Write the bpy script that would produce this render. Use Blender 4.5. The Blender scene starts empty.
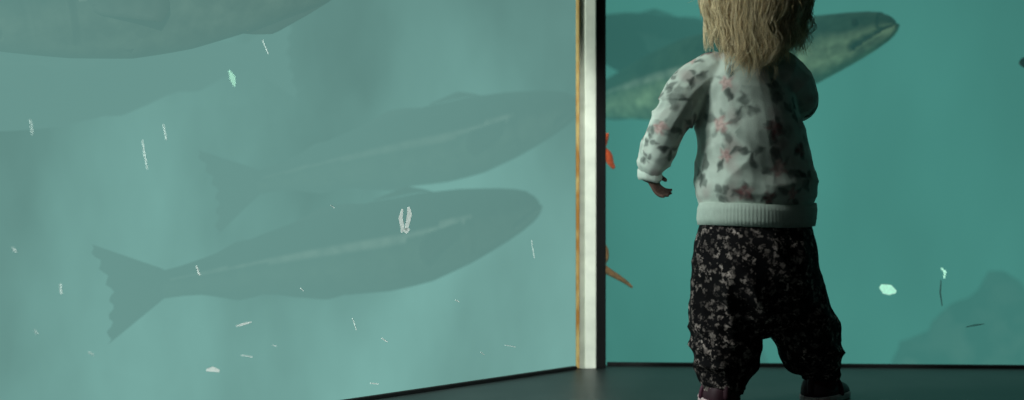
import bpy, bmesh, math, random
import numpy as np
from mathutils import Vector, Matrix, noise
random.seed(7); np.random.seed(7)
S = bpy.context.scene
COL = S.collection
S.view_settings.view_transform = 'Standard'
F = 1635.0; CH = 0.468; V0 = 150.0
K=Vector((.192,3.56,0)); LD=Vector((-.685,-.728,0)).normalized(); RD=Vector((1,-.055,0)).normalized()
LN=Vector((.728,-.685,0)).normalized()      # room-side normals of the two window planes
RN=Vector((-.055,-1,0)).normalized()
CC=(.268,5.6)                               # where the far sides of the tank meet

def lin(c):
    return tuple(((x/255.0)/12.92 if x/255.0 <= .04045 else ((x/255.0+.055)/1.055)**2.4) for x in c)
def P(u, v, Y):
    return Vector(((u-512)/F*Y, Y, CH-(v-V0)/F*Y))

# ---------------------------------------------------------------- materials
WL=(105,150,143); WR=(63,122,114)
def base_mat(name):
    m = bpy.data.materials.new(name); m.use_nodes = True
    nt = m.node_tree; b = nt.nodes['Principled BSDF']
    return m, nt, b
def mth(nt,op,a,b_=None):
    n=nt.nodes.new('ShaderNodeMath'); n.operation=op
    for i,x in enumerate((a,b_)):
        if x is None: continue
        if isinstance(x,(int,float)): n.inputs[i].default_value=x
        else: nt.links.new(x,n.inputs[i])
    return n.outputs[0]
def painted_murk(nt, b, sigL, sigR):
    """haze painted as emission, stronger the deeper a surface lies behind the window planes;
    paler and thicker on the left, standing in for sunlit haze on that pane"""
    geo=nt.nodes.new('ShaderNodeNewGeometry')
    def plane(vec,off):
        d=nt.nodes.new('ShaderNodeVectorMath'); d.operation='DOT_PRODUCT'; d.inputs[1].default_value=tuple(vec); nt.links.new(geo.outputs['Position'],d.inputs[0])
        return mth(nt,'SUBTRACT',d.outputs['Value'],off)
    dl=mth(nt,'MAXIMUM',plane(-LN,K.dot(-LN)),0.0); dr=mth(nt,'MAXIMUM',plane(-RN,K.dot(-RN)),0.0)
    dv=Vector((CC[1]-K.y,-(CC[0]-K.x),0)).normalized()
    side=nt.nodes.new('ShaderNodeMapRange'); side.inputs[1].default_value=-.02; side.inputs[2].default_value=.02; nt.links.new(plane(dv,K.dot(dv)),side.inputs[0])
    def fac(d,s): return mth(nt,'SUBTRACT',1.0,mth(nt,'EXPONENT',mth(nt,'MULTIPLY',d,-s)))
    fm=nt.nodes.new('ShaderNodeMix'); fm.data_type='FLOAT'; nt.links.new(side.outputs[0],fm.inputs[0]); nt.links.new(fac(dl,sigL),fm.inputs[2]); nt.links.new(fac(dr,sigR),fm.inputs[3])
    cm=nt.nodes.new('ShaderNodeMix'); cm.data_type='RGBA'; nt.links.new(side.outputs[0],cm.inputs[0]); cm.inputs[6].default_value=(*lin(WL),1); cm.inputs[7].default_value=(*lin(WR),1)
    e=nt.nodes.new('ShaderNodeEmission'); nt.links.new(cm.outputs[2],e.inputs[0])  # water glow painted onto the surface itself
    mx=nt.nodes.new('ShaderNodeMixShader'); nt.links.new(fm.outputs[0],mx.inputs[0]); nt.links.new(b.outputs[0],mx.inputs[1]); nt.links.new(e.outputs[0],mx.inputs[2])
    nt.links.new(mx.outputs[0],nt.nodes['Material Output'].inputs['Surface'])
def mat(name, rgb, rough=.6, var=.12, scale=30, bump=0.0, bscale=200, attr=False, spec=.3, haze=None, rgb2=None):
    m, nt, b = base_mat(name)
    b.inputs['Roughness'].default_value = rough
    b.inputs['Specular IOR Level'].default_value = spec
    tc = nt.nodes.new('ShaderNodeTexCoord')
    n = nt.nodes.new('ShaderNodeTexNoise'); n.inputs['Scale'].default_value = scale; n.inputs['Detail'].default_value = 4
    nt.links.new(tc.outputs['Object'], n.inputs['Vector'])
    if rgb2:
        cr=nt.nodes.new('ShaderNodeValToRGB'); cr.color_ramp.elements[0].position=.42; cr.color_ramp.elements[1].position=.58
        cr.color_ramp.elements[0].color=(*lin(rgb),1); cr.color_ramp.elements[1].color=(*lin(rgb2),1)
        nt.links.new(n.outputs['Fac'],cr.inputs[0]); nt.links.new(cr.outputs[0],b.inputs['Base Color'])
    else:
        mx = nt.nodes.new('ShaderNodeMix'); mx.data_type = 'RGBA'; mx.blend_type = 'MULTIPLY'; mx.inputs[0].default_value = 1
        r = nt.nodes.new('ShaderNodeMapRange'); r.inputs[1].default_value = .3; r.inputs[2].default_value = .7
        r.inputs[3].default_value = 1-var; r.inputs[4].default_value = 1+var
        nt.links.new(n.outputs['Fac'], r.inputs[0])
        if attr:
            a = nt.nodes.new('ShaderNodeAttribute'); a.attribute_name = 'Col'
            nt.links.new(a.outputs['Color'], mx.inputs[6])
        else:
            mx.inputs[6].default_value = (*lin(rgb), 1)
        nt.links.new(r.outputs[0], mx.inputs[7])
        nt.links.new(mx.outputs[2], b.inputs['Base Color'])
    if bump:
        n2 = nt.nodes.new('ShaderNodeTexNoise'); n2.inputs['Scale'].default_value = bscale; n2.inputs['Detail'].default_value = 3
        nt.links.new(tc.outputs['Object'], n2.inputs['Vector'])
        bp = nt.nodes.new('ShaderNodeBump'); bp.inputs['Strength'].default_value = bump; bp.inputs['Distance'].default_value = .004
        nt.links.new(n2.outputs['Fac'], bp.inputs['Height']); nt.links.new(bp.outputs[0], b.inputs['Normal'])
    if haze: painted_murk(nt,b,*haze)
    return m

M = {}
M['shirt'] = mat('floral_sweatshirt', (200,200,200), .9, .06, 60, .25, 500, attr=True, spec=.1)
M['rib'] = mat('rib_knit', (178,192,182), .9, .06, 80, .2, 600, spec=.1)
M['skin'] = mat('skin', (96,74,66), .6, .06, 40, spec=.15)
M['hair'] = mat('blonde_hair', (170,140,95), .4, .05, 60, attr=True, spec=.5)
M['sock'] = mat('maroon_sock', (50,16,24), .9, .3, 120, .2, 500, spec=.1)
M['shoe'] = mat('dark_shoe', (54,28,38), .6, .2, 60)
M['sole'] = mat('pale_pink_sole', (206,182,184), .6, .08, 60)
M['strap'] = mat('maroon_strap', (80,40,58), .6, .08, 60)
M['eyew'] = mat('eye_white', (235,232,225), .2, .02)
M['iris'] = mat('iris', (60,85,110), .2, .1)
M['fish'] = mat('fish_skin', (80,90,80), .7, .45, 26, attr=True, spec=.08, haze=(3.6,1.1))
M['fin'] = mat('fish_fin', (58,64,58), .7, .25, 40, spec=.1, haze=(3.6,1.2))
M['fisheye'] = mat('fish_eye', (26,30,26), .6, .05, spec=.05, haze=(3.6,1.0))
M['post'] = mat('painted_post', (226,230,214), .5, .10, 30, .15, 60)
M['rust'] = mat('rusty_sealant', (186,158,100), .8, .4, 18, .4, 120, rgb2=(156,106,46))
M['groove'] = mat('grey_seal', (182,188,170), .8, .2, 30)
M['rubber'] = mat('black_rubber', (12,15,15), .7, .2, 20)
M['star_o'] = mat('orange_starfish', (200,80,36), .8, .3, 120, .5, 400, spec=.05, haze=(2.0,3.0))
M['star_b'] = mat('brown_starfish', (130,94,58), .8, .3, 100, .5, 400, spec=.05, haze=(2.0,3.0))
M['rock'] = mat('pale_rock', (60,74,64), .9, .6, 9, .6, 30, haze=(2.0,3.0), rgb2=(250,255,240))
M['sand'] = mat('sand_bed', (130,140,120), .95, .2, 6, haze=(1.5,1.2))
M['mark'] = mat('white_scrape', (236,248,242), .7, .1, 200)
M['glintmark'] = mat('painted_green_glint', (190,250,225), .7, .1, 200)  # glints put in as pale colour
M['dmark'] = mat('dark_scratch', (26,52,50), .7, .1, 200)
def glow_water_wall(name, rgb, sc, amt, dif, zg):
    """tank wall glowing as deep water; light streaks and brighter bottom painted into emission"""
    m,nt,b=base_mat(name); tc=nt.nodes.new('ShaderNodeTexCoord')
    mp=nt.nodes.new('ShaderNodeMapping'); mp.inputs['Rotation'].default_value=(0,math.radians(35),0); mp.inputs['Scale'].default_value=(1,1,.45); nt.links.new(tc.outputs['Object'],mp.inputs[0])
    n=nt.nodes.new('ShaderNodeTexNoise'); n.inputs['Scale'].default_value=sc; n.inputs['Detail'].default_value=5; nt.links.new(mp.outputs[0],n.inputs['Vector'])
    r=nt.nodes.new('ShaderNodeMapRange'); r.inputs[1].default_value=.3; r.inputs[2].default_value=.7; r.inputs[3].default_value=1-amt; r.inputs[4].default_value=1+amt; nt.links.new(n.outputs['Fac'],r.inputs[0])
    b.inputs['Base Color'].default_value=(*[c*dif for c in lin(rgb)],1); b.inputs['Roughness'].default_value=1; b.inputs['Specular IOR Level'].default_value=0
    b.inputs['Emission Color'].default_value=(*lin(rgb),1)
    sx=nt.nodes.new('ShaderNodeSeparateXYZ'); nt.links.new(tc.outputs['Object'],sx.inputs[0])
    g=nt.nodes.new('ShaderNodeMapRange'); g.interpolation_type='SMOOTHSTEP'; g.inputs[1].default_value=-.5; g.inputs[2].default_value=1.3; g.inputs[3].default_value=1+zg; g.inputs[4].default_value=1-zg; nt.links.new(sx.outputs[2],g.inputs[0])  # painted glow gradient, brighter lower down
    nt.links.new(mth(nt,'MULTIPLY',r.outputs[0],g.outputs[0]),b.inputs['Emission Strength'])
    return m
M['waterL']=glow_water_wall('hazy_water_glow',WL,1.8,.24,.05,.18); M['waterR']=glow_water_wall('green_water_glow',WR,1.0,.20,.4,.10)

# floor
m, nt, b = base_mat('dark_floor'); M['floor'] = m
tc = nt.nodes.new('ShaderNodeTexCoord'); n = nt.nodes.new('ShaderNodeTexNoise'); n.inputs['Scale'].default_value = 7; n.inputs['Detail'].default_value = 6
nt.links.new(tc.outputs['Object'], n.inputs['Vector'])
cr = nt.nodes.new('ShaderNodeValToRGB'); cr.color_ramp.elements[0].position=.3; cr.color_ramp.elements[1].position=.75
cr.color_ramp.elements[0].color = (*lin((30,38,38)),1); cr.color_ramp.elements[1].color = (*lin((46,56,55)),1)
nt.links.new(n.outputs['Fac'], cr.inputs[0]); nt.links.new(cr.outputs[0], b.inputs['Base Color'])
b.inputs['Roughness'].default_value = .42; b.inputs['Specular IOR Level'].default_value = .35

# pants
m, nt, b = base_mat('ditsy_print'); M['pants'] = m
tc = nt.nodes.new('ShaderNodeTexCoord')
nz = nt.nodes.new('ShaderNodeTexNoise'); nz.inputs['Scale'].default_value = 150; nz.inputs['Detail'].default_value = 2
nt.links.new(tc.outputs['Object'], nz.inputs['Vector'])
ad = nt.nodes.new('ShaderNodeMix'); ad.data_type='RGBA'; ad.blend_type='LINEAR_LIGHT'; ad.inputs[0].default_value=.012
nt.links.new(tc.outputs['Object'], ad.inputs[6]); nt.links.new(nz.outputs['Color'], ad.inputs[7])
vo = nt.nodes.new('ShaderNodeTexVoronoi'); vo.inputs['Scale'].default_value = 84
nt.links.new(ad.outputs[2], vo.inputs['Vector'])
lt = nt.nodes.new('ShaderNodeMapRange'); lt.inputs[1].default_value=.50; lt.inputs[2].default_value=.22; lt.inputs[3].default_value=0; lt.inputs[4].default_value=1
nt.links.new(vo.outputs['Distance'], lt.inputs[0])
sep = nt.nodes.new('ShaderNodeSeparateColor'); nt.links.new(vo.outputs['Color'], sep.inputs[0])
gt = nt.nodes.new('ShaderNodeMath'); gt.operation='GREATER_THAN'; gt.inputs[1].default_value=.2; nt.links.new(sep.outputs[0], gt.inputs[0])
ml = nt.nodes.new('ShaderNodeMath'); ml.operation='MULTIPLY'; nt.links.new(lt.outputs[0], ml.inputs[0]); nt.links.new(gt.outputs[0], ml.inputs[1])
pn = nt.nodes.new('ShaderNodeTexNoise'); pn.inputs['Scale'].default_value=22; nt.links.new(tc.outputs['Object'],pn.inputs['Vector'])
pr = nt.nodes.new('ShaderNodeMapRange'); pr.inputs[1].default_value=.35; pr.inputs[2].default_value=.6; pr.inputs[3].default_value=.25; pr.inputs[4].default_value=1; nt.links.new(pn.outputs['Fac'],pr.inputs[0])
mm = nt.nodes.new('ShaderNodeMath'); mm.operation='MULTIPLY'; nt.links.new(ml.outputs[0],mm.inputs[0]); nt.links.new(pr.outputs[0],mm.inputs[1])
fc = nt.nodes.new('ShaderNodeValToRGB'); fc.color_ramp.elements[0].color=(*lin((92,84,82)),1); fc.color_ramp.elements[1].color=(*lin((190,174,168)),1)
nt.links.new(sep.outputs[1], fc.inputs[0])
mx = nt.nodes.new('ShaderNodeMix'); mx.data_type='RGBA'; mx.inputs[6].default_value=(*lin((15,14,16)),1)
nt.links.new(mm.outputs[0], mx.inputs[0]); nt.links.new(fc.outputs[0], mx.inputs[7]); nt.links.new(mx.outputs[2], b.inputs['Base Color'])
b.inputs['Roughness'].default_value=.9; b.inputs['Specular IOR Level'].default_value=.1

# ---------------------------------------------------------------- mesh helpers
def mesh(name, V, Fc):
    me = bpy.data.meshes.new(name); me.from_pydata([tuple(v) for v in V], [], Fc); me.update(); return me
def link(name, me, m, parent=None, smooth=True):
    o = bpy.data.objects.new(name, me); COL.objects.link(o)
    if m: me.materials.clear(); me.materials.append(m)
    if smooth: me.polygons.foreach_set('use_smooth', [True]*len(me.polygons))
    if parent: o.parent = parent
    return o
def empty(name, loc=(0,0,0)):
    o = bpy.data.objects.new(name, None); COL.objects.link(o); o.location = loc; o.empty_display_size=.05; return o
def tag(o, label, cat, group=None, kind=None):
    o['label']=label; o['category']=cat
    if group: o['group']=group
    if kind: o['kind']=kind
def loft(rings):
    V=[]; Fc=[]; n=len(rings[0])
    for r in rings: V+= [Vector(p) for p in r]
    for i in range(len(rings)-1):
        for j in range(n):
            k=(j+1)%n; Fc.append((i*n+j, i*n+k, (i+1)*n+k, (i+1)*n+j))
    a=len(V); V.append(sum((Vector(p) for p in rings[0]),Vector())/n); b=len(V); V.append(sum((Vector(p) for p in rings[-1]),Vector())/n)
    L=(len(rings)-1)*n
    for j in range(n):
        k=(j+1)%n; Fc.append((a,k,j)); Fc.append((b,L+j,L+k))
    return V,Fc
def ell(z,cx,a,b,cy=0,n=32):
    return [(cx+a*math.cos(2*math.pi*i/n), cy+b*math.sin(2*math.pi*i/n), z) for i in range(n)]
def interp(pts, rad, sub=4):
    pts=[Vector(p) for p in pts]; out=[]; ro=[]
    for i in range(len(pts)-1):
        p0=pts[max(i-1,0)];p1=pts[i];p2=pts[i+1];p3=pts[min(i+2,len(pts)-1)]
        for k in range(sub):
            t=k/sub
            out.append(.5*((2*p1)+(p2-p0)*t+(2*p0-5*p1+4*p2-p3)*t*t+(3*p1-p0-3*p2+p3)*t**3)); ro.append(rad[i]*(1-t)+rad[i+1]*t)
    out.append(pts[-1]); ro.append(rad[-1]); return out,ro
def tube(pts, rad, n=14, sub=4, cap=True):
    pts,rad=interp(pts,rad,sub)
    if cap:
        d0=(pts[0]-pts[1]).normalized(); d1=(pts[-1]-pts[-2]).normalized()
        h=[(pts[0]+d0*rad[0]*math.sin(a), rad[0]*math.cos(a)) for a in (1.4,1.0,.5)]
        t=[(pts[-1]+d1*rad[-1]*math.sin(a), rad[-1]*math.cos(a)) for a in (.5,1.0,1.4)]
        pts=[x[0] for x in h]+pts+[x[0] for x in t]; rad=[x[1] for x in h]+rad+[x[1] for x in t]
    T=(pts[1]-pts[0]).normalized(); N=T.orthogonal().normalized(); rings=[]
    cs=[(math.cos(2*math.pi*j/n),math.sin(2*math.pi*j/n)) for j in range(n)]
    for i,p in enumerate(pts):
        T2=(pts[min(i+1,len(pts)-1)]-pts[max(i-1,0)]).normalized()
        N=(N-T2*N.dot(T2)).normalized(); B=T2.cross(N)
        rings.append([p+(N*c+B*s)*rad[i] for c,s in cs])
    return loft(rings)
def ball(c, r, mtx=None, n=20):
    c=Vector(c); r=(r,r,r) if not hasattr(r,'__len__') else r; rings=[]
    for i in range(1,n):
        th=math.pi*i/n-math.pi/2
        ring=[]
        for j in range(n*2):
            ph=math.pi*j/n
            v=Vector((r[0]*math.cos(th)*math.cos(ph), r[1]*math.cos(th)*math.sin(ph), r[2]*math.sin(th)))
            if mtx: v=mtx@v
            ring.append(c+v)
        rings.append(ring)
    return loft(rings)
def join(parts):
    V=[];Fc=[]
    for v,f in parts:
        k=len(V); V+=list(v); Fc+=[tuple(i+k for i in q) for q in f]
    return V,Fc
def xform(part, mtx): return [mtx@Vector(v) for v in part[0]], part[1]
def fuse(name, parts, voxel, it=4):
    V,Fc=join(parts); me=mesh('tmp',V,Fc); o=bpy.data.objects.new('tmp',me); COL.objects.link(o)
    bm=bmesh.new(); bm.from_mesh(me); bmesh.ops.recalc_face_normals(bm,faces=bm.faces); bm.to_mesh(me); bm.free()
    r=o.modifiers.new('r','REMESH'); r.mode='VOXEL'; r.voxel_size=voxel
    s=o.modifiers.new('s','SMOOTH'); s.iterations=it; s.factor=.5
    dg=bpy.context.evaluated_depsgraph_get(); dg.update()
    out=bpy.data.meshes.new_from_object(o.evaluated_get(dg)); out.name=name
    bpy.data.objects.remove(o); return out
def arr(me):
    n=len(me.vertices); v=np.zeros(n*3,'f'); me.vertices.foreach_get('co',v); nn=np.zeros(n*3,'f'); me.vertices.foreach_get('normal',nn)
    return v.reshape(-1,3), nn.reshape(-1,3)
def put(me, v): me.vertices.foreach_set('co', v.astype('f').ravel()); me.update()
def paint(me, c):
    a=me.color_attributes.new('Col','FLOAT_COLOR','POINT'); full=np.ones((len(me.vertices),4),'f'); full[:,:3]=c; a.data.foreach_set('color', full.ravel())
def prism(poly, z0, z1):
    n=len(poly); V=[(x,y,z0) for x,y in poly]+[(x,y,z1) for x,y in poly]
    Fc=[(j,(j+1)%n,n+(j+1)%n,n+j) for j in range(n)]+[tuple(range(n-1,-1,-1)),tuple(range(n,2*n))]
    return V,Fc
def fixn(me):
    bm=bmesh.new(); bm.from_mesh(me); bmesh.ops.recalc_face_normals(bm,faces=bm.faces); bm.to_mesh(me); bm.free(); return me
def solid(name, poly, z0, z1, m, parent=None, bevel=0):
    o=link(name, fixn(mesh(name,*prism(poly,z0,z1))), m, parent, False)
    if bevel:
        bv=o.modifiers.new('b','BEVEL'); bv.width=bevel; bv.segments=2
    return o

# ---------------------------------------------------------------- setting
def xy(v): return (v.x,v.y)
Lend=K+LD*3.2; Rend=K+RD*2.7
TOP=2.2
fl=solid('floor',[xy(K),xy(Lend),(-2.1,-2.5),(3.0,-2.5),xy(Rend)],-.9,0,M['floor']); fl['kind']='structure'
w1=empty('window_1',(0,0,0)); w1['kind']='structure'; w2=empty('window_2',(0,0,0)); w2['kind']='structure'
tr=empty('trim_1',(.17,3.52,0)); tr['kind']='structure'
def tp(name,poly,m,bv=.002): return solid(name,[(x-.17,y-3.52) for x,y in poly],0,TOP,m,tr,bv)
tp('post',[(.1560,3.497),(.1800,3.497),(.184,3.55),(.1560,3.545)],M['post'])
tp('grey_seal',[(.1445,3.499),(.1559,3.499),(.1559,3.53),(.1445,3.525)],M['groove'],.001)
tp('rust_sealant',[(.1368,3.496),(.1443,3.492),(.1443,3.520),(.1368,3.508)],M['rust'],.003)
tp('rubber_gasket',[(.1802,3.503),(.2015,3.510),(.204,3.559),(.1845,3.56)],M['rubber'],.002)
def strip(name,a,bb,nrm,w,h,m,par):
    return solid(name,[xy(q) for q in (a+nrm*.001,bb+nrm*.001,bb+nrm*w,a+nrm*w)],0,h,m,par,.001)
strip('bottom_seal',K+LD*.09,Lend,LN,.012,.007,M['rubber'],w1); strip('bottom_seal',K+RD*.015,Rend,RN,.012,.007,M['rubber'],w2)
# far sides of the tank, painted to glow as the water
def poly_wall(name,pts,off,m):
    o=solid(name,pts+[(x+dx,y+dy) for (x,y),(dx,dy) in reversed(list(zip(pts,off)))],-.9,TOP,m); o['kind']='structure'; return o
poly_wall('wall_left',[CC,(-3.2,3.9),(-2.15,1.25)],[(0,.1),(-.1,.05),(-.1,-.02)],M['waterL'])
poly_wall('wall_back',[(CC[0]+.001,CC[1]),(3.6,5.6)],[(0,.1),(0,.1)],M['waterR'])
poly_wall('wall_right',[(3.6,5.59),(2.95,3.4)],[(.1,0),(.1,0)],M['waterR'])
sb=solid('seabed',[(-3.1,3.85),(-2.1,1.35),xy(K+Vector((0,.03,0))),xy(Rend+Vector((0,.03,0))),(3.55,5.55),(.27,5.55)],-.9,-.8,M['sand']); sb['kind']='structure'

# marks on the panes; some are painted glints
def hit(u,v,nrm):
    d=Vector(((u-512)/F,1,-(v-V0)/F)); o0=Vector((0,0,CH)); t=(K-o0).dot(nrm)/d.dot(nrm); return o0+d*t
def mark(name,pts,wpx,m,win,nrm,px=460.0):
    q=[hit(u,v,nrm)+nrm*.0015 for u,v in pts]; V=[];Fc=[]
    n=len(q)
    for i,p in enumerate(q):
        T=(q[min(i+1,n-1)]-q[max(i-1,0)]).normalized(); B=T.cross(nrm)
        w=wpx[i]/px/2
        V+=[p+B*w,p-B*w,p+B*w*.8-nrm*.001,p-B*w*.8-nrm*.001]
    for i in range(n-1):
        a=i*4;b_=a+4
        Fc+=[(a,a+1,b_+1,b_),(a+2,b_+2,b_+3,a+3),(a,b_,b_+2,a+2),(a+1,a+3,b_+3,b_+1)]
    Fc+=[(0,2,3,1),(n*4-4,n*4-3,n*4-1,n*4-2)]
    return link(name,fixn(mesh(name,V,Fc)),m,win,False)
for pts,w in [([(402,209),(400,218),(402,227),(401,233)],[2,5,5,1]),([(408,207),(409,214),(407,224),(405,231)],[3,6,5,2]),([(402,230),(406,231),(409,229)],[2,5,2])]:
    mark('smear_or_glint',pts,w,M['mark'],w1,LN)
for pts,w in [([(142,140),(144,154),(147,169)],[.3,.6,.3]),([(163,124),(166,140)],[.3,.5]),([(236,326),(243,324),(251,322)],[.8,2,.8]),
              ([(206,370),(212,369),(219,371)],[2,4.2,2]),([(241,355),(252,357)],[.5,.8]),([(60,284),(61,294)],[.6,.9]),([(381,338),(387,342)],[.8,1]),
              ([(531,240),(534,258)],[.4,.5]),([(196,266),(199,275)],[1,1.4]),([(12,248),(16,252)],[.8,.8]),([(370,383),(378,384)],[.8,.8]),([(505,345),(515,347)],[.5,.6]),
              ([(352,318),(356,330)],[.4,.6]),([(455,300),(459,302)],[.7,.7]),([(88,352),(93,355)],[.5,.6]),([(300,288),(303,291)],[.5,.5]),([(480,352),(484,355)],[.5,.5]),
              ([(34,330),(37,334)],[.5,.6]),([(272,345),(276,346)],[.5,.5]),([(330,205),(334,208)],[.4,.5]),([(30,120),(32,134)],[.3,.4]),([(262,40),(268,54)],[.3,.4])]:
    mark('scratch',pts,w,M['mark'],w1,LN)
mark('smear_or_glint',[(229,71),(232,78),(234,86)],[2,6,2],M['glintmark'],w1,LN)  # greenish glint painted as a pale patch on the pane
mark('smear_or_glint',[(880,286),(885,289),(890,290),(896,292)],[4,10,10,3],M['glintmark'],w2,RN)  # bright glow spot painted as a pale patch
mark('smear_or_glint',[(941,268),(945,272),(944,278)],[1.5,3,1.5],M['glintmark'],w2,RN)
mark('scratch',[(941,280),(940,292),(942,306)],[.8,1.4,.8],M['dmark'],w2,RN)
mark('scratch',[(966,327),(975,325),(984,324)],[.6,1.2,.6],M['dmark'],w2,RN)

# ---------------------------------------------------------------- fish
PS=[0,.006,.015,.03,.06,.10,.15,.2,.3,.4,.5,.6,.7,.78,.84,.88]
PH=[.008,.017,.025,.033,.044,.055,.066,.076,.089,.090,.083,.069,.051,.036,.028,.026]
def make_fish(label, nose, tail, bend=0.0, deep=1.0, group='large fish swimming in the tank', back=(34,42,38), belly=(90,100,88), fk=.5, tf=1.0, mott=.25, line=.5, vb=0.0, hump=0.0):
    def prof(s): return float(np.interp(s,PS,PH))*(1+hump*math.exp(-((s-.55)/.2)**2))
    nose=P(*nose); tail=P(*tail); ax=(nose-tail); L=ax.length; ax.normalize()
    up=Vector((0,0,1)); up=(up-ax*up.dot(ax)).normalized(); sd=up.cross(ax)
    root=empty('fish'); mw=Matrix((ax,sd,up)).transposed().to_4x4(); mw.translation=(nose+tail)/2; root.matrix_world=mw
    tag(root,label,'fish',group)
    def bnd(p):
        s=.5-p[0]; return Vector((p[0]*L,(p[1]+bend*max(0,s-.2)**2)*L,p[2]*L*deep+vb*L*math.sin(math.pi*min(1,max(0,s)))))
    rings=[];col=[]; n=64
    ss=list(np.linspace(0,.06,14))+list(np.linspace(.064,.26,60))+list(np.linspace(.265,.88,90))
    lb=np.array(lin(back));lbe=np.array(lin(belly)); ll=np.array(lin((220,228,212)))
    for s in ss:
        h=prof(s); wdt=h*.62*(1.07 if .14<s<.205 else 1.0)
        if s>.6: wdt*=1-.5*(s-.6)/.28
        cz=-.004+.004*math.exp(-(s/.1)**2)-.012*math.exp(-((s-.35)/.2)**2)
        ring=[]
        mz=-.12-.45*(s/.10)                     # mouth line drops away from the snout
        for j in range(n):
            a=2*math.pi*j/n; c,si=math.cos(a),math.sin(a)
            y=wdt*c; z=h*si; x=.5-s
            m_=s<.095 and abs(si-mz)<.13
            if m_: y*=.55
            if s<.03 and si>mz: x-=.006        # lower jaw juts out
            ring.append(bnd((x,y,z+cz)))
            nz=noise.noise(Vector((s*18,c*2,si*4+nose.x*9)))+.9*noise.noise(Vector((s*70,c*5,si*9+nose.x*9)))
            t=min(1,max(0,(si+.35+.4*mott*nz)/.7)); t=t*t*(3-2*t)
            cc=lbe*(1-t)+lb*t
            cc=cc*max(.2,1+mott*nz)
            if .2<s<.86 and abs(si-.28+.15*math.sin((s-.2)*5))<.07: cc=cc*(1-line)+ll*line
            if m_: cc=cc*.06
            elif s<.11 and abs(si-mz)<.25: cc=cc*.5+lbe*.5
            if abs(s-.205)<.006 and abs(si)<.75: cc=cc*.5
            col.append(cc)
        rings.append(ring)
    V,Fc=loft(rings); col+=[col[0],col[-1]]
    me=fixn(mesh('body',V,Fc)); paint(me,np.array(col)); link('body',me,M['fish'],root)
    def fin(name, base, tip, th=.004, parent=root, nt_=14, ns=6):
        V=[];Fc=[]
        for sgn in (1,-1):
            for i in range(nt_+1):
                t=i/nt_; a=Vector(base(t)); b_=Vector(tip(t))
                for k in range(ns+1):
                    q=a.lerp(b_,k/ns); w=th*(1-.8*k/ns)*(.5 if i in(0,nt_) else 1)*(1+.4*(i%2))
                    q=q+fin.nrm*(sgn*w*.5); V.append(bnd(q))
        st=(nt_+1)*(ns+1)
        for o_ in (0,st):
            for i in range(nt_):
                for k in range(ns):
                    a=o_+i*(ns+1)+k; Fc.append((a,a+1,a+ns+2,a+ns+1))
        for i in range(nt_):
            for k in (0,ns):
                a=i*(ns+1)+k; Fc.append((a,a+ns+1,a+ns+1+st,a+st))
        for k in range(ns):
            for i in (0,nt_):
                a=i*(ns+1)+k; Fc.append((a,a+1,a+1+st,a+st))
        return link(name,fixn(mesh(name,V,Fc)),M['fin'],parent)
    fin.nrm=Vector((0,1,0))
    fin('tail_fin',lambda t:(-.37,0,(-.025+.05*t)), lambda t:(-.480-.025*abs(2*t-1)**1.3+.006*math.sin(t*40),0,tf*(-.095+.19*t)),nt_=24,th=.008)
    def dors(x0,x1,h,sg=1,sweep=.02):
        h=h*fk
        def b_(t):
            x=x0+(x1-x0)*t; s=.5-x; return (x,0,sg*(prof(s)-.006)-.008)
        def tp_(t):
            x=x0+(x1-x0)*t; s=.5-x; k=min(1,t/.3)**.7*(1-max(0,t-.3)/.7*.85)
            return (x-sweep*k,0,sg*(prof(s)-.006+h*k)-.008)
        return b_,tp_
    for x0,x1,h in ((.24,.10,.055),(.075,-.13,.05),(-.15,-.30,.04)):
        fin('dorsal_fin',*dors(x0,x1,h))
    for x0,x1,h in ((.03,-.15,.045),(-.17,-.30,.035)):
        fin('anal_fin',*dors(x0,x1,h,-1))
    for sg in (1,-1):
        fin.nrm=Vector((.2,sg*.6,.6)).normalized()
        y=sg*prof(.23)*.58
        fin('pectoral_fin',lambda t:(.275-.01*t,y,.005-.03*t),lambda t:(.17-.02*math.sin(math.pi*t),y+sg*.035,.0-.055*t),th=.005,nt_=8)
        fin.nrm=Vector((0,1,0))
        fin('pelvic_fin',lambda t:(.26-.02*t,sg*.02,-.075),lambda t:(.21-.02*t,sg*.03,-.092+.01*t),th=.004,nt_=6)
        e=ball((0,0,0),(.0075*L,.004*L,.0075*L/deep),n=10); c=bnd((.5-.075,sg*prof(.075)*.56,.018))
        link('eye',mesh('eye',[Vector(v)+c for v in e[0]],e[1]),M['fisheye'],root)
    return root
make_fish('faint grey fish with crescent tail, the lowest one behind the left pane',(541,204,4.1),(112,298,3.62),.15,1.12,fk=.3)
make_fish('faint grey fish above the lowest one, its snout reaching the white post',(582,103,4.2),(206,192,3.95),-.12,1.12,fk=.3,line=.35)
make_fish('big dark fish cut off by the top left of the picture',(-70,24,2.98),(490,-62,3.58),.1,line=.3,back=(20,28,26))
make_fish('dim fish just under the big dark one at top left',(-190,76,3.35),(318,52,4.5),-.1,.95,fk=.3,line=.2)
make_fish('mottled green fish with pale belly whose head shows right of the child',(898,23,3.85),(525,118,4.75),.0,.86,fk=.12,tf=.3,back=(44,60,46),belly=(152,170,134),mott=.6,line=.3,hump=.25)
make_fish('dark deep bodied fish between the white post and the child shoulder',(574,32,4.45),(800,62,5.1),.0,1.15,fk=.2,tf=.6,back=(4,10,10),belly=(12,22,20),mott=.35,line=.12)
make_fish('small dark fish nosing in at the right edge of the picture',(1019,62,3.72),(1120,66,3.8),.1,1.1,back=(14,18,20),belly=(60,64,60),group=None)

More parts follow.
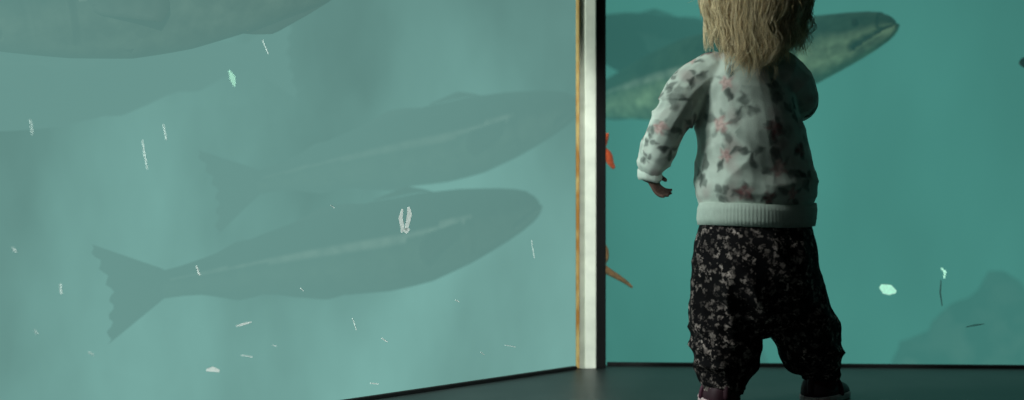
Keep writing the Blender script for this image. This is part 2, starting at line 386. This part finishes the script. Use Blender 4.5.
# ---------------------------------------------------------------- starfish on the inside of the right pane
def starfish(u,v,arms,r0,m,label):
    c=hit(u,v,RN)-RN*.045; root=empty('starfish',c)
    tag(root,label,'starfish')
    parts=[ball((0,0,0),(r0*1.3,r0*.8,r0*1.3))]
    for pts in arms:
        q=[Vector((0,0,0))]+[Vector((x/445.0,-.002,-y/445.0)) for x,y in pts]
        parts.append(tube(q,list(np.linspace(r0,r0*.32,len(q))),10))
    link('body',fuse('body',parts,.0016,3),m,root)
starfish(598,150,[[(5,-7),(9,-15)],[(9,5),(12,12),(15,17)],[(-4,8),(-7,13)],[(-6,-2),(-10,-4)],[(2,8),(5,15)]],.014,M['star_o'],'bright orange starfish peeking out from behind the black gasket')
starfish(599,266,[[(8,6),(18,12),(26,17),(32,22)],[(6,-6),(7,-14),(5,-20)],[(-5,-4),(-10,-8)],[(-4,8),(-7,14)],[(3,9),(5,15)]],.010,M['star_b'],'brown starfish with one long bent arm low beside the black gasket')

# ---------------------------------------------------------------- rocks in the tank
def rock(c,r,seed,label):
    V,Fc=ball((0,0,0),r,n=48); W=[]
    for v in V:
        d=v.normalized(); k=1+.22*noise.fractal(d*2.6+Vector((seed,0,0)),.9,2,6)
        w=v*k; w.z=max(w.z,-.0); W.append(w)
    o=link('rock',fixn(mesh('rock',W,Fc)),M['rock']); o.location=(c[0],c[1],-.802); tag(o,label,'rock')
rock((1.62,4.95,0),(.62,.3,.84),1.3,'broad hazy rock in the water at the right edge of the picture')
rock((.70,5.1,0),(.16,.18,.82),4.1,'low hazy rock in the water just right of the child')

# ---------------------------------------------------------------- child
CX,CY=.4495,3.0
child=empty('person',(CX,CY,0))
tag(child,'toddler with tousled blonde hair in floral sweatshirt and black patterned pants, seen from behind','person')
def lx(u): return (u-757)/545.0
def lz(v): return .468-(v-150)/545.0
HC=Vector((-.008,.010,.745))
HM=Matrix.Translation(HC)@Matrix.Rotation(math.radians(18),4,'Z')@Matrix.Rotation(math.radians(8),4,'X')
def hand(W,d,n,sg,sc,curl=(25,60,95)):
    W=Vector(W);d=Vector(d).normalized();n=Vector(n); n=(n-d*n.dot(d)).normalized(); sd=d.cross(n)*sg
    mt=Matrix((d,sd,n)).transposed()
    out=[ball(W+d*.024*sc,(.030*sc,.024*sc,.012*sc),mt,12)]
    for i,(k,lf) in enumerate(((-1.5,.78),(-.5,.95),(.5,1.0),(1.5,.9))):
        p=W+d*.044*sc+sd*(k*.0115*sc); pts=[p-d*.014*sc,p]
        for a,l in zip(curl,(.016,.013,.010)):
            a=math.radians(a+6*i); p=p+(d*math.cos(a)+n*math.sin(a))*l*lf*sc; pts.append(p)
        out.append(tube(pts,[.0062*sc,.0060*sc,.0056*sc,.0052*sc,.0046*sc],8,2))
    p=W+d*.012*sc+sd*.016*sc; q=(d*.7+sd*.45+n*.45).normalized()
    out.append(tube([p,p+q*.016*sc,p+(q*.9+d*.4+n*.3).normalized()*.034*sc],[.0078*sc,.0068*sc,.0055*sc],8,3))
    return out
bp=[]
bp.append(loft([ell(z,cx,a,b_,0) for z,cx,a,b_ in ((.25,0,.06,.05),(.29,0,.088,.068),(.34,0,.088,.07),(.42,-.004,.084,.066),(.50,-.012,.080,.060),(.57,-.02,.076,.056),(.61,-.022,.062,.045),(.635,-.02,.036,.034))]))
bp.append(tube([(-.018,-.004,.61),(-.012,0,.655),HC+Vector((0,-.008,-.05))],[.04,.034,.036]))
bp.append(tube([(-.075,0,.605),(-.115,-.012,.575),(-.163,-.03,.515),(-.186,-.008,.465),(-.196,.014,.425)],[.034,.032,.027,.025,.0175]))
bp.append(tube([(.035,0,.605),(.068,.02,.582),(.090,.042,.552),(.072,.10,.552),(.035,.155,.572)],[.034,.031,.027,.025,.0175]))
bp.append(tube([(-.052,0,.28),(-.058,.012,.18),(-.06,.004,.10),(-.06,0,.03)],[.052,.045,.038,.024]))
bp.append(tube([(.052,0,.28),(.085,.03,.18),(.112,.042,.10),(.127,.052,.03)],[.052,.045,.038,.024]))
bp+=hand((-.196,.016,.430),(.42,.10,-1),(1,-.5,.2),-1,.76,(14,36,60))
bp+=hand((.033,.158,.573),(-.7,.45,.5),(-.3,-.8,.3),1,.82)
hd=[ball((0,-.008,.022),(.071,.086,.076)),ball((0,.028,-.022),(.060,.058,.070)),ball((.032,.05,-.035),.029),ball((-.032,.05,-.035),.029),ball((0,.062,-.072),.021),
    ball((0,.090,-.022),(.010,.012,.009)),tube([(0,.082,.008),(0,.090,-.02)],[.006,.008],8),ball((0,.083,-.050),(.018,.008,.005)),ball((0,.081,-.058),(.014,.008,.005)),
    ball((.027,.072,.016),(.02,.012,.006)),ball((-.027,.072,.016),(.02,.012,.006))]
for sg in (1,-1):
    ex=sg*.080
    pts=[(ex+sg*.008+sg*.004*math.sin(a),-.012-.017*math.cos(a),-.008+.026*math.sin(a)) for a in np.radians([-120,-60,0,40,80,120,165])]
    hd.append(tube(pts,[.005,.005,.0045,.004,.004,.004,.004],8))
    hd.append(ball((sg*.076,-.006,-.010),(.010,.015,.022)))
    hd.append(tube([(sg*.074,.004,-.012),(sg*.083,.006,-.014)],[.005,.004],8))
bp+=[xform(h,HM) for h in hd]
bme=fuse('body',bp,.0022,3); link('body',bme,M['skin'],child)
for sg in (1,-1):
    c=HM@Vector((sg*.027,.074,.003)); e=ball((0,0,0),.0105,n=12); ey=link('eye',mesh('eye',[Vector(v)+c for v in e[0]],e[1]),M['eyew'],child)
    c2=HM@Vector((sg*.027,.0805,.003)); e=ball((0,0,0),(.0055,.005,.0055),n=10); link('iris',mesh('iris',[Vector(v)+c2 for v in e[0]],e[1]),M['iris'],ey)

# sweatshirt
sp=[loft([ell(z,cx,a,b_,0) for z,cx,a,b_ in ((.345,-.002,.098,.078),(.365,-.002,.105,.083),(.385,-.002,.110,.089),(.42,-.003,.109,.090),(.47,-.008,.104,.087),(.52,-.015,.098,.082),(.57,-.023,.092,.074),(.605,-.025,.086,.065),(.635,-.022,.066,.054),(.655,-.018,.044,.043),(.668,-.015,.038,.039))]),
    tube([(-.078,0,.607),(-.120,-.012,.578),(-.160,-.03,.522),(-.182,-.012,.472),(-.194,.006,.442),(-.197,.013,.430)],[.047,.043,.038,.034,.028,.021]),
    tube([(.036,0,.608),(.068,.020,.586),(.087,.048,.556),(.072,.098,.553),(.046,.140,.566),(.038,.150,.571)],[.049,.041,.034,.032,.028,.022])]
sme=fuse('sweatshirt',sp,.0024,9)
V,N=arr(sme); D=np.zeros(len(V))
for i,v in enumerate(V):
    p=Vector(v.tolist())
    arm = (v[0]<-.125 and v[2]<.56)
    q=Vector((p.x*6+p.z*3,p.y*8,p.z*13-p.x*4)) if not arm else Vector((p.x*12,p.y*9,p.z*22+p.x*18))
    f=(1-abs(noise.noise(q)))**2*2-1
    g=noise.noise(Vector((p.x*9-p.z*5+4,p.y*7,p.z*10+p.x*6)))
    f2=noise.noise(p*30); lo=max(0,min(1,(.47-p.z)/.06))*max(0,min(1,(p.z-.375)/.03))
    f3=1-abs(noise.noise(Vector((p.x*8+3,p.y*8,p.z*36+p.x*10))))*2
    D[i]=((.0035 if not arm else .004)*f+.004*g)*max(.2,min(1,(p.z-.36)/.05))+.0006*f2+lo*.004*f3-.001
put(sme,V+N*D[:,None]); V,N=arr(sme)
sh=np.array(lin((192,204,194))); C=np.tile(sh,(len(V),1))
for i in range(len(V)):      # faded grey-pink wash of the print
    p=Vector(V[i].tolist()); k=noise.noise(p*26+Vector((3,1,7))); k2=noise.noise(p*32+Vector((9,4,2)))
    if k>.15: C[i]=C[i]*(1-min(1,(k-.15)*3)*.5)+np.array(lin((150,126,126)))*min(1,(k-.15)*3)*.5
    elif k2>.18: C[i]=C[i]*(1-min(1,(k2-.18)*3)*.45)+np.array(lin((108,120,114)))*min(1,(k2-.18)*3)*.45
def motif(cen,nrm,kind,r,ang,al=.62):
    r*=1.08
    n=Vector(nrm).normalized(); t=n.orthogonal().normalized(); t=Matrix.Rotation(ang,3,n)@t; b_=n.cross(t)
    d=V-np.array(cen); near=(np.abs(d).max(1)<r*3)&((N@np.array(n))>.15)
    idx=np.nonzero(near)[0]
    if not len(idx): return
    wob=np.array([[noise.noise(Vector(V[i].tolist())*90),noise.noise(Vector(V[i].tolist())*90+Vector((5,5,5)))] for i in idx])*r*.3
    a=d[idx]@np.array(t)+wob[:,0]; bb=d[idx]@np.array(b_)+wob[:,1]
    leaf=np.array(lin((44,54,52))); leaf2=np.array(lin((110,120,114))); pk=np.array(lin((206,154,152))); rd=np.array(lin((142,74,80))); wn=np.array(lin((92,58,64)))
    nl=5 if kind=='rose' else 7
    for k in range(nl):
        th=k*2*math.pi/nl+.7*math.sin(k*3.1+ang); L=r*(1.6 if kind=='rose' else 1.35)*(.6+.6*((k*37)%10)/10)
        ca,sa=math.cos(th),math.sin(th); x=a*ca+bb*sa; y=-a*sa+bb*ca+.1*np.sin(x/r*3)*r
        off=r*.5 if kind=='rose' else 0
        tt=(x-off)/L; w=np.where((tt>0)&(tt<1),np.sin(np.pi*np.clip(tt,0,1))*L*.28,0)
        sft=np.clip((w-np.abs(y))/(.25*r)+.3,0,1)*(w>0); cc=leaf if k%3 else leaf2
        aa=(al*sft)[:,None]; C[idx]=C[idx]*(1-aa)+aa*cc*(.9 if k%2 else 1.15)
    if kind!='sprig':
        rr=np.hypot(a,bb); ph=np.arctan2(bb,a); R=r*(.85+.15*np.cos(5*ph)); sft=np.clip((R-rr)/(.4*r),0,1)
        s=(.5+.5*np.sin(rr/r*11+ph*2))[:,None]; c1=pk if kind=='rose' else rd; c2=rd if kind=='rose' else wn
        aa=(al*sft)[:,None]; C[idx]=C[idx]*(1-aa)+aa*(c1*(1-s*.75)+c2*s*.75)
def at_px(u,v):
    x,z=lx(u),lz(v); dd=np.hypot(V[:,0]-x,V[:,2]-z)+np.where(N[:,1]<-.05,0,.5); i=int(dd.argmin()); return V[i].tolist(),N[i].tolist()
spots=[(685,54,'rose',.014),(672,92,'sprig',.024),(694,78,'sprig',.017),(657,128,'rose',.015),(668,150,'sprig',.017),(645,158,'sprig',.013),(716,124,'rose',.019),(738,106,'sprig',.022),
 (700,172,'sprig',.022),(738,191,'dark',.018),(717,192,'sprig',.016),(768,130,'dark',.020),(790,112,'sprig',.020),(772,168,'rose',.019),(746,152,'sprig',.020),(800,178,'sprig',.018),
 (704,44,'dark',.014),(722,84,'rose',.016),(772,92,'sprig',.020),(795,150,'dark',.015),(762,196,'dark',.014),(690,125,'sprig',.016),(720,155,'rose',.015),(665,70,'sprig',.015),(648,140,'sprig',.013),(785,192,'rose',.013)]
rng=random.Random(3); done=[]
for u,v,k,r in spots:
    c,nn=at_px(u,v); motif(c,nn,k,r,rng.random()*6.28); done.append(Vector(c))
for i in range(900):
    j=rng.randrange(len(V)); c=Vector(V[j].tolist())
    if N[j][1]<.15 or any((c-q).length<.036 for q in done): continue
    done.append(c); k=rng.choice(['rose','sprig','sprig','dark']); motif(c,N[j].tolist(),k,rng.uniform(.013,.020),rng.random()*6.28)
paint(sme,C); shirt=link('sweatshirt',sme,M['shirt'],child)
def ribband(name,zs,cx,a,b_,nr,parent,mtx=None,amp=.00015,n=6):
    rings=[]; m_=nr*n
    prof_=[(zs[0],-.006),(zs[0]+.001,-.001),(zs[0]+(zs[1]-zs[0])*.3,.001),(zs[0]+(zs[1]-zs[0])*.7,.001),(zs[1]-.001,-.001),(zs[1],-.006)]
    for z,dr in prof_:
        ring=[]
        for j in range(m_):
            t=2*math.pi*j/m_; k=dr+amp*math.cos(nr*t)+.0012*math.sin(3*t+z*40)+.0010*math.sin(7*t+z*90)
            p=Vector((cx+(a+k)*math.cos(t),(b_+k)*math.sin(t),z+.002*math.sin(2*t))); ring.append(mtx@p if mtx else p)
        rings.append(ring)
    return link(name,fixn(mesh(name,*loft(rings))),M['rib'],parent)
ribband('hem_band',(.330,.372),-.001,.1085,.0880,100,shirt)
def axm(p,d):
    d=Vector(d).normalized(); return Matrix.Translation(Vector(p))@d.to_track_quat('Z','Y').to_matrix().to_4x4()
ribband('cuff',(0,.026),0,.0215,.0215,30,shirt,axm((-.194,.008,.438),(-.02,.12,-.5)))
ribband('cuff',(0,.024),0,.0215,.0215,30,shirt,axm((.047,.141,.567),(-.5,.6,.25)))
ribband('collar',(-.008,.010),0,.043,.044,50,shirt,Matrix.Translation((-.015,.002,.664))@Matrix.Rotation(math.radians(-6),4,'X'))

# pants
pp=[loft([ell(z,cx,a,b_,cy) for z,cx,a,b_,cy in ((.345,-.002,.096,.076,0),(.325,-.003,.106,.087,0),(.29,-.003,.114,.098,0),(.24,-.001,.116,.099,0),(.20,.003,.114,.094,.005),(.165,.010,.098,.075,.01),(.140,.014,.06,.05,.012),(.128,.015,.035,.03,.014))]),
    tube([(-.056,0,.25),(-.058,.003,.20),(-.058,.008,.145),(-.058,.006,.105),(-.059,.002,.068),(-.060,0,.038)],[.059,.062,.062,.061,.053,.034]),
    tube([(.055,0,.25),(.066,.01,.20),(.087,.026,.148),(.102,.036,.112),(.117,.046,.083),(.126,.05,.058)],[.058,.059,.064,.061,.049,.032])]
pme=fuse('pants',pp,.003,6); V2,N2=arr(pme); D=np.zeros(len(V2))
for i,v in enumerate(V2):
    p=Vector(v.tolist()); k=max(0,min(1,(.20-p.z)/.12)); wt=max(.1,min(1,(.335-p.z)/.05))
    f=1-abs(noise.noise(Vector((p.x*9,p.y*8,p.z*26+p.x*7))))*2; g=1-abs(noise.noise(Vector((p.x*14+5,p.y*12,p.z*6+p.x*3))))*2
    D[i]=((.003+.008*k)*f+.009*g*(1-.4*k)-.004)*wt+.0006*noise.noise(p*60)-.001
put(pme,V2+N2*D[:,None]); pants=link('pants',pme,M['pants'],child)
def anklecuff(p):
    rings=[]
    for z,r in ((-.022,.028),(-.021,.033),(-.012,.036),(-.003,.034),(.006,.036),(.012,.033)):
        rings.append([(p[0]+(r+.0018*math.cos(18*t))*math.cos(t),p[1]+(r+.0018*math.cos(18*t))*math.sin(t),p[2]+z) for t in np.linspace(0,2*math.pi,108,endpoint=False)])
    link('ankle_cuff',fixn(mesh('ankle_cuff',*loft(rings))),M['pants'],pants)
anklecuff((-.060,0,.042)); anklecuff((.127,.051,.062))

# socks and shoes
def sock(a,b_):
    link('sock',fixn(mesh('sock',*tube([a,b_],[.032,.031],18,4))),M['sock'],child)
sock((-.060,0,.055),(-.061,.000,.036)); sock((.127,.051,.066),(.127,.051,.036))
def shoe(pos,ang):
    mt=Matrix.Translation(pos)@Matrix.Rotation(ang,4,'Z'); n=24
    rows=[(0,.014,.036),(.004,.023,.046),(.014,.030,.052),(.035,.033,.053),(.055,.032,.047),(.070,.031,.040),(.086,.030,.034),(.102,.026,.029),(.114,.018,.024),(.120,.008,.018)]
    rings=[]
    for y,w,h in rows:
        rings.append([mt@Vector((w*math.copysign(abs(math.cos(t))**.8,math.cos(t)),y,.012+max(0,(h-.012))*max(0,math.sin(t)) if math.sin(t)>0 else .010)) for t in np.linspace(0,2*math.pi,n,endpoint=False)])
    up=link('shoe',fixn(mesh('shoe',*loft(rings))),M['shoe'],child)
    out=[(w*1.06,y) for y,w,h in rows]; poly=[(w,y) for w,y in out]+[(-w,y) for w,y in reversed(out)]
    V,Fc=prism(poly,0,.013); so=link('sole',fixn(mesh('sole',[mt@Vector(v) for v in V],Fc)),M['sole'],up,False)
    bv=so.modifiers.new('b','BEVEL'); bv.width=.003; bv.segments=2
    st=[]
    for k in range(13):
        t=math.pi*k/12; st.append(mt@Vector((.033*math.cos(t),.058,.014+.034*math.sin(t))))
    link('strap',fixn(mesh('strap',*tube(st,[.005]*13,8,2))),M['strap'],up)
    link('heel_tab',fixn(mesh('heel_tab',*tube([mt@Vector((0,.001,.02)),mt@Vector((0,.0,.036)),mt@Vector((0,.004,.05))],[.007,.007,.006],8,3))),M['shoe'],up)
shoe((-.060,-.036,0),math.radians(8)); shoe((.104,.030,0),math.radians(-40))

# hair
er=Vector((.079,.092,.083)); ec=Vector((0,-.010,.022))
def limit(ph):     # lowest polar angle of the cap at this azimuth (0 = back of head, - = child's left)
    a=abs(ph)
    if a<1.4: return 1.95
    if a<2.0: return 1.95-(a-1.4)/.6*.60
    if a<2.3: return 1.35-(a-2.0)/.3*.2
    return 1.15
def epoint(th,ph,off=0.0):
    x=math.sin(th)*math.sin(ph); y=-math.sin(th)*math.cos(ph); z=math.cos(th)
    return Vector((ec.x+(er.x+off)*x, ec.y+(er.y+off)*y, ec.z+(er.z+off)*z))
HV=[];HF=[];HCOL=[]
dark=np.array(lin((150,120,80)));mid=np.array(lin((210,182,134)));lite=np.array(lin((252,236,198)))
def addpart(part,c):
    k=len(HV); HV.extend(part[0]); HF.extend([tuple(i+k for i in q) for q in part[1]]); HCOL.extend([c]*len(part[0]))
nph,nth=64,18; k0=len(HV)
for i in range(nth+1):
    for j in range(nph):
        ph=-math.pi+2*math.pi*j/nph; th=.02+(limit(ph)-.02)*i/nth
        p=epoint(th,ph,-.001+.002*noise.noise(Vector((ph*6,th*2,0)))); HV.append(HM@p); HCOL.append(dark*.9)
for i in range(nth):
    for j in range(nph):
        a=k0+i*nph+j; b_=k0+i*nph+(j+1)%nph; HF.append((a,b_,b_+nph,a+nph))
rh=random.Random(11)
cen=HM@Vector((0,-.005,0))
for s in range(380):                       # clumps
    ph=rh.uniform(-2.3,2.3) if s<355 else rh.uniform(-math.pi,math.pi)
    th0=rh.uniform(.05,1.3); drift=rh.uniform(-.8,.8); off=rh.uniform(.001,.020)
    wav=rh.uniform(.002,.012); fr=rh.uniform(18,60); pz=rh.uniform(0,6.28); lenv=-.018+.070*rh.random()**1.3; swing=rh.uniform(-.030,.030); cb=rh.random()
    ref=HM@epoint(1.62,ph+drift,off); rz=.626+.85*max(0,-.040-ref.x)+.50*max(0,ref.x+.010)+lenv
    for q_ in range(22):
        ph2=ph+rh.gauss(0,.13); lim=limit(ph2); t0=max(.03,th0+rh.gauss(0,.12))
        if t0>lim-.15: t0=lim-rh.uniform(.15,.5)
        of=max(.0005,off+rh.gauss(0,.002)); pz2=pz+rh.gauss(0,.5); wv=wav*rh.uniform(.6,1.4)
        pts=[]; nsg=5
        for k in range(nsg+1):
            t=k/nsg; pp_=ph2+drift*t*t+.12*math.sin(pz2+t*8)*t; th=t0+(min(limit(pp_),1.62)-t0)*t
            pts.append(HM@epoint(th,pp_,of+.007*math.sin(pz2+t*6)*t))
        if -1.9<ph2+drift<1.75:
            p=pts[-1].copy(); out=p-cen; out.z=0; out.normalize()
            zend=rz+rh.gauss(0,.010)
            n2=max(2,int((p.z-zend)/.014)) if p.z>zend else 0
            for k in range(1,n2+1):
                t=k/n2; z=p.z+(zend-p.z)*t
                c2=(ref.x-p.x)*.4*t; c3=(ref.y-p.y)*.4*t
                pull=Vector(((-.020-p.x)*.18,.004,0))*t*t
                w=wv*math.sin(pz2+(p.z-z)*fr*1.8)*min(1,t*1.5)
                pts.append(Vector((p.x+c2,p.y+c3,z))+pull+out*(w*.6-.014*t*t)+Vector((w+swing*t*t,0,0)))
        r0=rh.uniform(.00024,.00050); rad=[r0]*len(pts); rad[-1]=.00008; rad[0]=.00018
        f=min(1,max(0,cb*.75+rh.gauss(.15,.18))); c=dark*(1-f)+lite*f
        addpart(tube(pts,rad,3,2,False),c)
for s in range(320):                       # fly-away strands, with curls at the child's left
    ph=rh.uniform(-2.2,2.2) if s<180 else rh.uniform(-2.0,-1.2)
    p0=epoint(rh.uniform(.3,1.6),ph,0.006); d=(p0-ec).normalized()
    a=HM@p0; b_=HM@(p0+d*.012+Vector((rh.uniform(-.02,.02),rh.uniform(-.02,.02),-.01))); c_=HM@(p0+d*rh.uniform(.004,.018)+Vector((rh.uniform(-.03,.03),rh.uniform(-.03,.03),-.040)))
    addpart(tube([a,b_,c_],[.0003,.0003,.00012],3,3,False),mid)
hme=mesh('hair',HV,HF); paint(hme,np.array(HCOL)); link('hair',hme,M['hair'],child)

# ---------------------------------------------------------------- light, world, camera
def area(name,loc,tgt,size,power,rgb):
    l=bpy.data.lights.new(name,'AREA'); l.size=size; l.energy=power; l.color=rgb
    o=bpy.data.objects.new(name,l); COL.objects.link(o); o.location=loc
    o.rotation_euler=(Vector(tgt)-Vector(loc)).to_track_quat('-Z','Y').to_euler(); return o
def spot(name,loc,tgt,deg,power,rgb,blend=.2,rad=.04):
    l=bpy.data.lights.new(name,'SPOT'); l.spot_size=math.radians(deg); l.spot_blend=blend; l.energy=power; l.color=rgb; l.shadow_soft_size=rad
    o=bpy.data.objects.new(name,l); COL.objects.link(o); o.location=loc
    o.rotation_euler=(Vector(tgt)-Vector(loc)).to_track_quat('-Z','Y').to_euler(); return o
area('window_daylight',(-1.65,2.50,1.5),(.42,3.0,.5),.6,46,(.9,1.0,.94))
area('room_fill',(-1.2,.4,1.7),(.42,3.0,.45),.6,1.2,(.82,1.0,.92))
area('tank_daylight',(.4,4.9,2.1),(.4,4.9,0),2.2,10,(.75,1.0,.92))
area('reef_helper_area',(1.35,4.2,-.3),(1.6,5.6,.05),.9,6,(.8,1.0,.9))  # added lamp brightening the lower right wall and rock, no real source
spot('pane_helper_spot',(0,-.2,1.7),P(285,215,3.1),23,400,(.93,1.0,.97),.12)  # added spot to brighten the left pane marks and post, clear of the child
spot('starfish_helper_spot',(1.2,2.3,2.0),(.20,3.6,.36),11,26,(1,.98,.92),.3)  # spot added only to light the starfish
spot('glint_helper_spot',(1.7,1.2,1.7),hit(905,290,RN),6,300,(.9,1.0,.95),.5)  # extra spot, added so the painted glint shows bright
w=bpy.data.worlds.new('World'); S.world=w; w.use_nodes=True; nt=w.node_tree
nt.nodes['Background'].inputs[0].default_value=(.5,.62,.6,1); nt.nodes['Background'].inputs[1].default_value=.006
cam=bpy.data.cameras.new('Camera'); co=bpy.data.objects.new('Camera',cam); COL.objects.link(co)
cam.sensor_width=36; cam.sensor_fit='HORIZONTAL'; cam.lens=F/1024*36; cam.shift_y=-50/1024
cam.dof.use_dof=True; cam.dof.focus_distance=3.12; cam.dof.aperture_fstop=1.8
co.location=(0,0,CH); co.rotation_euler=(math.radians(90),0,0); cam.clip_start=.05
S.camera=co
